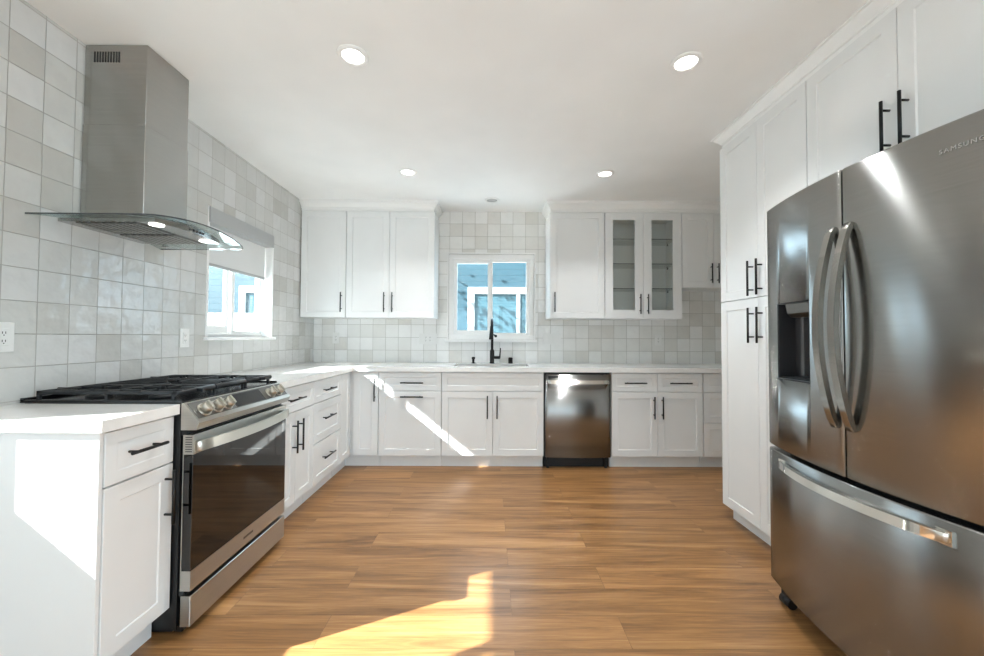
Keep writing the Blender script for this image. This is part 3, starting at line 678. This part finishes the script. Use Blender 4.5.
c8 = [A + sl * s + Vector((0, y, 0)) + nn * d for y in (RY0 + 0.012, RY1 - 0.012) for s in (-0.046, 0.032) for d in (-0.003, 0)]
vs = [bm.verts.new(c) for c in c8]
for f in ((0, 1, 3, 2), (4, 6, 7, 5), (0, 4, 5, 1), (2, 3, 7, 6), (0, 2, 6, 4), (1, 5, 7, 3)): bm.faces.new([vs[i] for i in f])
obj('control_fascia', bm, 'fascia', rg, 'darker brushed control fascia')
for y in (-2.540, -2.468, -2.402, -2.050, -1.980):
    p = mid + nn * 0.0 + Vector((0, y, 0)); bm = BM()
    tube(bm, [p - nn * 0.003, p + nn * 0.006], 0.030, 24); tube(bm, [p + nn * 0.006, p + nn * 0.030, p + nn * 0.034], 0.02, 24, [0.025, 0.023, 0.020])
    for s in (1,):
        q = p + nn * 0.034; c8 = [q + sl * a + Vector((0, b, 0)) + nn * d for a in (-0.021, 0.021) for b in (-0.005, 0.005) for d in (-0.004, 0.008)]
        vs = [bm.verts.new(c) for c in c8]
        for f in ((0, 1, 3, 2), (4, 6, 7, 5), (0, 4, 5, 1), (2, 3, 7, 6), (0, 2, 6, 4), (1, 5, 7, 3)): bm.faces.new([vs[i] for i in f])
    obj('knob', bm, 'knob', rg)
# oven door
bm = BM()
prism(bm, [(0.662, 0.172), (0.703, 0.172), (0.703, 0.250), (0.6655, 0.250), (0.6655, 0.712), (0.703, 0.712), (0.703, 0.790), (0.662, 0.790)], 'y', RY0, RY1)
od = obj('oven_door', bm, 'steel_range', rg)
bm = BM(); box(bm, 0.666, 0.7025, RY0, RY1, 0.2505, 0.7115, 0.001); obj('oven_window', bm, 'ovenglass', od, 'dark reflective oven glass')
bm = BM(); n = 20
outer = [(0.722 + 0.038 * (1 - (2 * i / n - 1) ** 2), RY0 + 0.004 + (RY1 - RY0 - 0.008) * i / n) for i in range(n + 1)]
inner = [(x - 0.014, y) for x, y in outer][::-1]
prism(bm, outer + inner, 'z', 0.722, 0.766, 0.004, 2, sm=True)
box(bm, 0.7028, 0.718, RY0 + 0.006, RY0 + 0.03, 0.7235, 0.7645); box(bm, 0.7028, 0.718, RY1 - 0.03, RY1 - 0.006, 0.7235, 0.7645)
obj('handle', bm, 'knob', od, 'bowed flat steel handle')
bm = BM()
for i in range(7): box(bm, 0.672, 0.698, RY0 - 0.0012, RY0 + 0.002, 0.722 + i * 0.0095, 0.7255 + i * 0.0095)
obj('vent', bm, 'darkgrey', od)
bm = BM(); box(bm, 0.664, 0.704, RY0, RY1, 0.032, 0.152, 0.002); obj('storage_drawer', bm, 'steel_range', rg)
bm = BM(); box(bm, 0.655, 0.675, RY0 + 0.004, RY1 - 0.004, 0.150, 0.176); obj('dark_gap_filler', bm, 'blackplastic', rg)
bm = BM(); box(bm, 0.64, 0.672, RY0 + 0.004, RY1 - 0.004, 0.012, 0.034); obj('kick_plate', bm, 'blackplastic', rg)
bm = BM(); box(bm, 0.652, 0.676, RY0 + 0.002, RY1 - 0.002, 0.785, 0.812); obj('dark_gap_filler', bm, 'blackplastic', rg)
bm = BM(); box(bm, 0.7025, 0.7036, -2.272, -2.196, 0.205, 0.216); obj('badge', bm, 'steel_dark', od)

# ------------------------------------------------------------------ range hood
HY = -2.285
hd = thing('range_hood', 'stainless chimney range hood with a curved glass canopy over the range', 'range hood', (0.0, HY, 1.66))
bm = BM(); box(bm, 0.003, 0.292, -2.397, -2.147, 2.16, H - 0.003, 0.003, 2); up_ = obj('chimney', bm, 'steel_hood', hd)
bm = BM(); box(bm, 0.003, 0.2945, -2.400, -2.144, 1.718, 2.162, 0.003, 2); obj('chimney_cover', bm, 'steel_hood', hd)
bm = BM()
for i in range(10): box(bm, 0.045 + i * 0.0125, 0.052 + i * 0.0125, -2.3978, -2.394, 2.455, 2.505)
obj('vent_slots', bm, 'blackplastic', up_)
# canopy glass: arched across its width, rounded front corners
bm = BM(); HWd = 0.325
def arch(y): return 1.678 + 0.037 * (1 - ((y - HY) / HWd) ** 2)
nu = 32; us = [HY - HWd + 2 * HWd * i / nu for i in range(nu + 1)]
def gfront(y):
    s = abs(y - HY) / HWd
    return 0.488 + 0.03 * (1 - s * s) - (0.03 * max(0, (s - 0.9) / 0.1) ** 2)
vsn = [0.0, 0.25, 0.5, 0.75, 1.0]
cells(bm, us, vsn, lambda u, v: True, lambda u, v, k: (0.004 + v * (gfront(u) - 0.004), u, arch(u) + (0.006 if k == 0 else 0.0)))
smooth(bm.faces); gl_ = obj('glass_canopy', bm, 'hoodglass', hd, 'clear curved glass')
bm = BM()
for u0, u1 in zip(us[:-1], us[1:]):   # polished front edge of the glass
    vs = [bm.verts.new(c) for c in ((gfront(u0) + 0.0005, u0, arch(u0)), (gfront(u1) + 0.0005, u1, arch(u1)), (gfront(u1) + 0.0005, u1, arch(u1) + 0.006), (gfront(u0) + 0.0005, u0, arch(u0) + 0.006))]
    bm.faces.new(vs)
for s in (-1, 1):
    y = HY + s * (HWd + 0.0005); yy = HY + s * HWd
    vs = [bm.verts.new(c) for c in ((0.004, y, arch(yy)), (gfront(yy), y, arch(yy)), (gfront(yy), y, arch(yy) + 0.006), (0.004, y, arch(yy) + 0.006))]
    bm.faces.new(vs)
obj('glass_edge', bm, 'darkgrey', gl_)
bm = BM(); BW = 0.205
def bfront(y): return 0.455 - 0.03 * ((y - HY) / BW) ** 2
us2 = [HY - BW + 2 * BW * i / 24 for i in range(25)]
cells(bm, us2, [0, 0.5, 1.0], lambda u, v: True, lambda u, v, k: (0.004 + v * (bfront(u) - 0.004), u, (arch(u) - 0.001) if k == 0 else 1.684))
obj('canopy_body', bm, 'steel_hood', hd)
bm = BM()
for (a, b) in ((HY - 0.195, HY - 0.01), (HY + 0.01, HY + 0.195)):
    for i in range(9):
        x = 0.07 + i * 0.031; box(bm, x, x + 0.02, a, b, 1.679, 1.6845, 0.0015)
obj('baffle_filter', bm, 'steel_dark', hd)
for y in (HY - 0.16, HY + 0.14):
    bm = BM(); lathe(bm, [(0.028, 0.0), (0.028, -0.004), (0.023, -0.005), (0.0005, -0.005)], (0.395, y, 1.6842)); hl = obj('hood_light', bm, 'hoodlamp', hd, 'lit hood lamp')
    l = bpy.data.lights.new('hood_lamp', 'SPOT'); l.energy = 1.2; l.spot_size = 1.9; l.shadow_soft_size = 0.03; l.color = (1, 0.95, 0.88)
    o = bpy.data.objects.new('hood_lamp', l); COL.objects.link(o); o.parent = hd; o.location = (0.395, y - HY, 1.671 - 1.66)
bm = BM()
for i in range(5): cyl(bm, (bfront(HY) - 0.006, HY - 0.04 + i * 0.02, 1.696), (bfront(HY) + 0.003, HY - 0.04 + i * 0.02, 1.696), 0.0055, seg=10)
obj('control_buttons', bm, 'blackplastic', hd)

# ------------------------------------------------------------------ refrigerator
FX, FY, FW = 3.192, -2.36, 0.915
fr = thing('refrigerator', 'large stainless steel french-door refrigerator with a water dispenser', 'refrigerator', (FX, FY, 0), -PI / 2)
def arc(x): return -0.062 * (1 - ((x - FW / 2) / (FW / 2)) ** 2)
bm = BM(); box(bm, 0.012, FW - 0.012, 0.085, 0.86, 0.035, 1.765, 0.004); obj('cabinet', bm, 'darkgrey', fr, world=False)
def fdoor(x0, x1, z0, z1, hole=None, n=16):
    bm = BM(); e = 0.007
    xs = sorted(set([x0, x0 + 0.003, x0 + e] + [x0 + e + (x1 - x0 - 2 * e) * i / n for i in range(n + 1)] + [x1 - 0.003, x1] + (list(hole[:2]) if hole else [])))
    zs = [z0, z0 + 0.006, z1 - 0.006, z1] + (list(hole[2:]) if hole else []); zs = sorted(zs)
    def fm(u, v, k):
        if k: return (u, 0.07, v)
        y = arc(u); dx = min(u - x0, x1 - u); dz = min(v - z0, z1 - v)
        if dx < e: y += e - math.sqrt(max(0, e * e - (e - dx) ** 2))
        if dz < 0.001: y += 0.005
        return (u, y, v)
    cells(bm, xs, zs, lambda u, v: not (hole and hole[0] < u < hole[1] and hole[2] < v < hole[3]), fm)
    for f in bm.faces:
        if abs(f.calc_center_median().y - 0.07) > 1e-4: f.smooth = all(v.co.y < 0.06 for v in f.verts)
    return bm
DH = (0.094, 0.306, 1.012, 1.342)
dl = obj('door', fdoor(0.0, 0.4565, 0.703, 1.790, DH), 'steel', fr, 'fridge door with dispenser', world=False)
dr = obj('door', fdoor(0.4615, FW, 0.703, 1.790), 'steel', fr, 'plain fridge door with lettering', world=False)
fz = obj('freezer_drawer', fdoor(0.0, FW, 0.092, 0.688, None, 30), 'steel', fr, world=False)
bm = BM()
a, b, c, d = DH; yb = 0.055
box(bm, a, b, yb, yb + 0.01, c, d); box(bm, a, a + 0.003, -0.02, yb, c, d); box(bm, b - 0.003, b, -0.035, yb, c, d); box(bm, a, b, -0.025, yb, d - 0.003, d); box(bm, a, b, -0.03, yb, c, c + 0.004)
ds = obj('dispenser', bm, 'darkgrey', dl, 'dark recessed dispenser', world=False)
bm = BM(); prism(bm, [(-0.012, d - 0.004), (0.05, d - 0.004), (0.05, d - 0.062), (0.012, d - 0.062), (-0.004, d - 0.045)], 'x', a + 0.03, b - 0.012, 0.003); obj('dispenser_spout', bm, 'steel_dark', dl, world=False)
bm = BM(); box(bm, 0.155, 0.172, 0.03, 0.054, c + 0.02, d - 0.062, 0.002); obj('dispenser_paddle', bm, 'greyplastic', dl, world=False)
bm = BM(); box(bm, a + 0.008, b - 0.008, -0.015, yb - 0.004, c + 0.004, c + 0.010); obj('drip_tray', bm, 'blackplastic', dl, world=False)
def vhandle(x, part):
    bm = BM(); n = 24; z0, z1 = 0.872, 1.590; ys = arc(x)
    out = []; inn = []
    for i in range(n + 1):
        s = i / n; z = z0 + (z1 - z0) * s; bow = math.sin(PI * s) ** 0.8
        out.append((ys - 0.012 - 0.062 * bow, z)); inn.append((ys + 0.006 - 0.060 * bow, z))
    prism(bm, out + inn[::-1], 'x', x - 0.013, x + 0.013, 0.004, 2, sm=True)
    for z in (z0 + 0.012, z1 - 0.012): box(bm, x - 0.011, x + 0.011, ys - 0.01, ys + 0.012, z - 0.012, z + 0.012)
    obj('handle', bm, 'handle_steel', part, 'bowed vertical steel handle', world=False)
vhandle(0.428, dl); vhandle(0.492, dr)
bm = BM(); n = 28; out = []; inn = []
for i in range(n + 1):
    s = i / n; x = 0.115 + (0.75 - 0.115) * s; bow = math.sin(PI * s) ** 0.7
    out.append((x, arc(x) - 0.014 - 0.034 * bow)); inn.append((x, arc(x) + 0.004 - 0.034 * bow))
prism(bm, out + inn[::-1], 'z', 0.628, 0.658, 0.004, 2, sm=True)
for x in (0.127, 0.738): box(bm, x - 0.02, x + 0.02, arc(x) - 0.006, arc(x) + 0.006, 0.622, 0.664)
obj('handle', bm, 'chrome', fz, 'bowed horizontal steel handle', world=False)
bm = BM()
for x in (0.02, FW - 0.10): cyl(bm, (x + 0.02, 0.03, 0.022), (x + 0.075, 0.03, 0.022), 0.022, seg=14)
box(bm, 0.03, FW - 0.03, 0.03, 0.8, 0.045, 0.09); box(bm, 0.04, 0.09, 0.02, 0.07, 0.02, 0.06); box(bm, 0.7, 0.76, 0.6, 0.7, 0.0, 0.05); box(bm, 0.1, 0.16, 0.6, 0.7, 0.0, 0.05)
obj('foot', bm, 'blackplastic', fr, world=False)
bm = BM()
for x in (0.03, FW - 0.13): box(bm, x, x + 0.10, 0.03, 0.16, 1.766, 1.782, 0.003)
obj('hinge_cover', bm, 'darkgrey', fr, world=False)
bm = BM(); box(bm, 0.4535, 0.4645, -0.042, 0.072, 0.705, 1.786); obj('dark_gap_filler', bm, 'blackplastic', fr, world=False)  # dark strip blackens the gap between the doors, in place of shade
# maker's lettering on the right door
fc = bpy.data.curves.new('lettering', 'FONT'); fc.body = 'SAMSUNG'; fc.size = 0.0172; fc.extrude = 0.0006; fc.align_x = 'CENTER'; fc.space_character = 1.25
fo = bpy.data.objects.new('lettering', fc); COL.objects.link(fo)
dg = bpy.context.evaluated_depsgraph_get(); me = bpy.data.meshes.new_from_object(fo.evaluated_get(dg)); bpy.data.objects.remove(fo)
tx = 0.788; dx = 0.02; slope = math.atan2(arc(tx + dx) - arc(tx - dx), 2 * dx)
me.transform(Matrix.Translation((tx, arc(tx) - 0.0009, 1.708)) @ Matrix.Rotation(slope, 4, 'Z') @ Matrix.Rotation(PI / 2, 4, 'X'))
me.materials.clear(); me.materials.append(M['lettering'])
lo = bpy.data.objects.new('lettering', me); COL.objects.link(lo); lo.parent = dr; lo['label'] = 'silver maker lettering'

# ------------------------------------------------------------------ ceiling lights
def can(loc, label, on, proto=None):
    t = thing('recessed_light', label, 'ceiling light', loc, group='recessed ceiling lights')
    bm = BM(); lathe(bm, [(0.052, 0.0), (0.074, 0.0), (0.074, -0.003), (0.066, -0.007), (0.054, -0.008), (0.052, -0.004), (0.052, 0.0)], (0, 0, 0), caps=False); obj('trim_ring', bm, 'trim', t, world=False)
    bm = BM(); lathe(bm, [(0.0005, -0.003), (0.0518, -0.003), (0.0518, -0.0005), (0.0005, -0.0005)], (0, 0, 0)); obj('lens', bm, 'lamp' if on else 'lamp_off', t, world=False)
    return t
def can_lamp(t, watts):
    l = bpy.data.lights.new('can_lamp', 'AREA'); l.shape = 'DISK'; l.size = 0.10; l.energy = watts; l.color = (0.96, 0.985, 1.0); l.spread = 1.8
    o = bpy.data.objects.new('can_lamp', l); COL.objects.link(o); o.parent = t; o.location = (0, 0, -0.012)
WATT = 5.2
c0 = can((1.223, -2.335, H), 'lit round recessed ceiling light nearest the range hood', True); 
cans = [c0, dup(c0, (2.843, -2.308, H), 'lit round recessed ceiling light nearest the refrigerator'),
        dup(c0, (1.207, -1.009, H), 'lit round recessed ceiling light in front of the double-door wall cabinet'),
        dup(c0, (2.828, -1.004, H), 'lit round recessed ceiling light in front of the cabinets right of the window')]
for c in cans: can_lamp(c, WATT)
can((1.899, -0.366, H), 'small unlit round recessed ceiling light above the sink', False)
for (x, y) in ((1.2, -5.3), (2.85, -5.3), (1.2, -6.8), (2.85, -6.8)):
    c = dup(c0, (x, y, H), 'lit round recessed ceiling light behind the camera'); 
    for ch in list(c.children):
        if ch.type == 'LIGHT': bpy.data.objects.remove(ch)
    can_lamp(c, WATT * 0.4)

# ------------------------------------------------------------------ outlets and switch
def outlet(label, p, wall, gangs=1, switch=False):
    w = 0.036 * gangs + (0.0 if gangs == 1 else 0.022)
    rz = 0.0 if wall == 'back' else PI / 2
    t = thing('wall_switch' if switch else 'wall_outlet', label, 'switch' if switch else 'outlet', p, rz, 'outlets and switches on the backsplash')
    bm = BM(); box(bm, -w, w, -0.006, 0.001, -0.058, 0.058, 0.002, 2); obj('plate', bm, 'plate', t, world=False)
    for gi in range(gangs):
        cx = 0 if gangs == 1 else (-0.023 + 0.046 * gi)
        bm = BM()
        box(bm, cx - 0.0165, cx + 0.0165, -0.0085, -0.005, -0.034, 0.034, 0.001)
        ins = obj('rocker' if switch else 'socket', bm, 'plate', t, world=False)
        if not switch:
            bm = BM()
            for z in (-0.019, 0.013):
                for x in (-0.006, 0.004): box(bm, cx + x, cx + x + 0.0025, -0.0088, -0.008, z, z + 0.009)
                box(bm, cx - 0.002, cx + 0.002, -0.0088, -0.008, z - 0.007, z - 0.003)
            obj('slots', bm, 'slot', ins, world=False)
    return t
outlet('white wall outlet on the tile left of the range, at the picture edge', (0.0, -2.668, 1.179), 'left')
outlet('white wall outlet on the tile between the range hood and the side window', (0.0, -1.769, 1.174), 'left')
outlet('white wall outlet under the single-door corner wall cabinet', (0.238, 0.0, 1.171), 'back')
outlet('white double wall outlet left of the sink window', (1.222, 0.0, 1.167), 'back', 2)
outlet('white double rocker switch right of the sink window', (2.551, 0.0, 1.172), 'back', 2, True)
outlet('white wall outlet under the glass-door cabinet', (3.690, 0.0, 1.167), 'back')
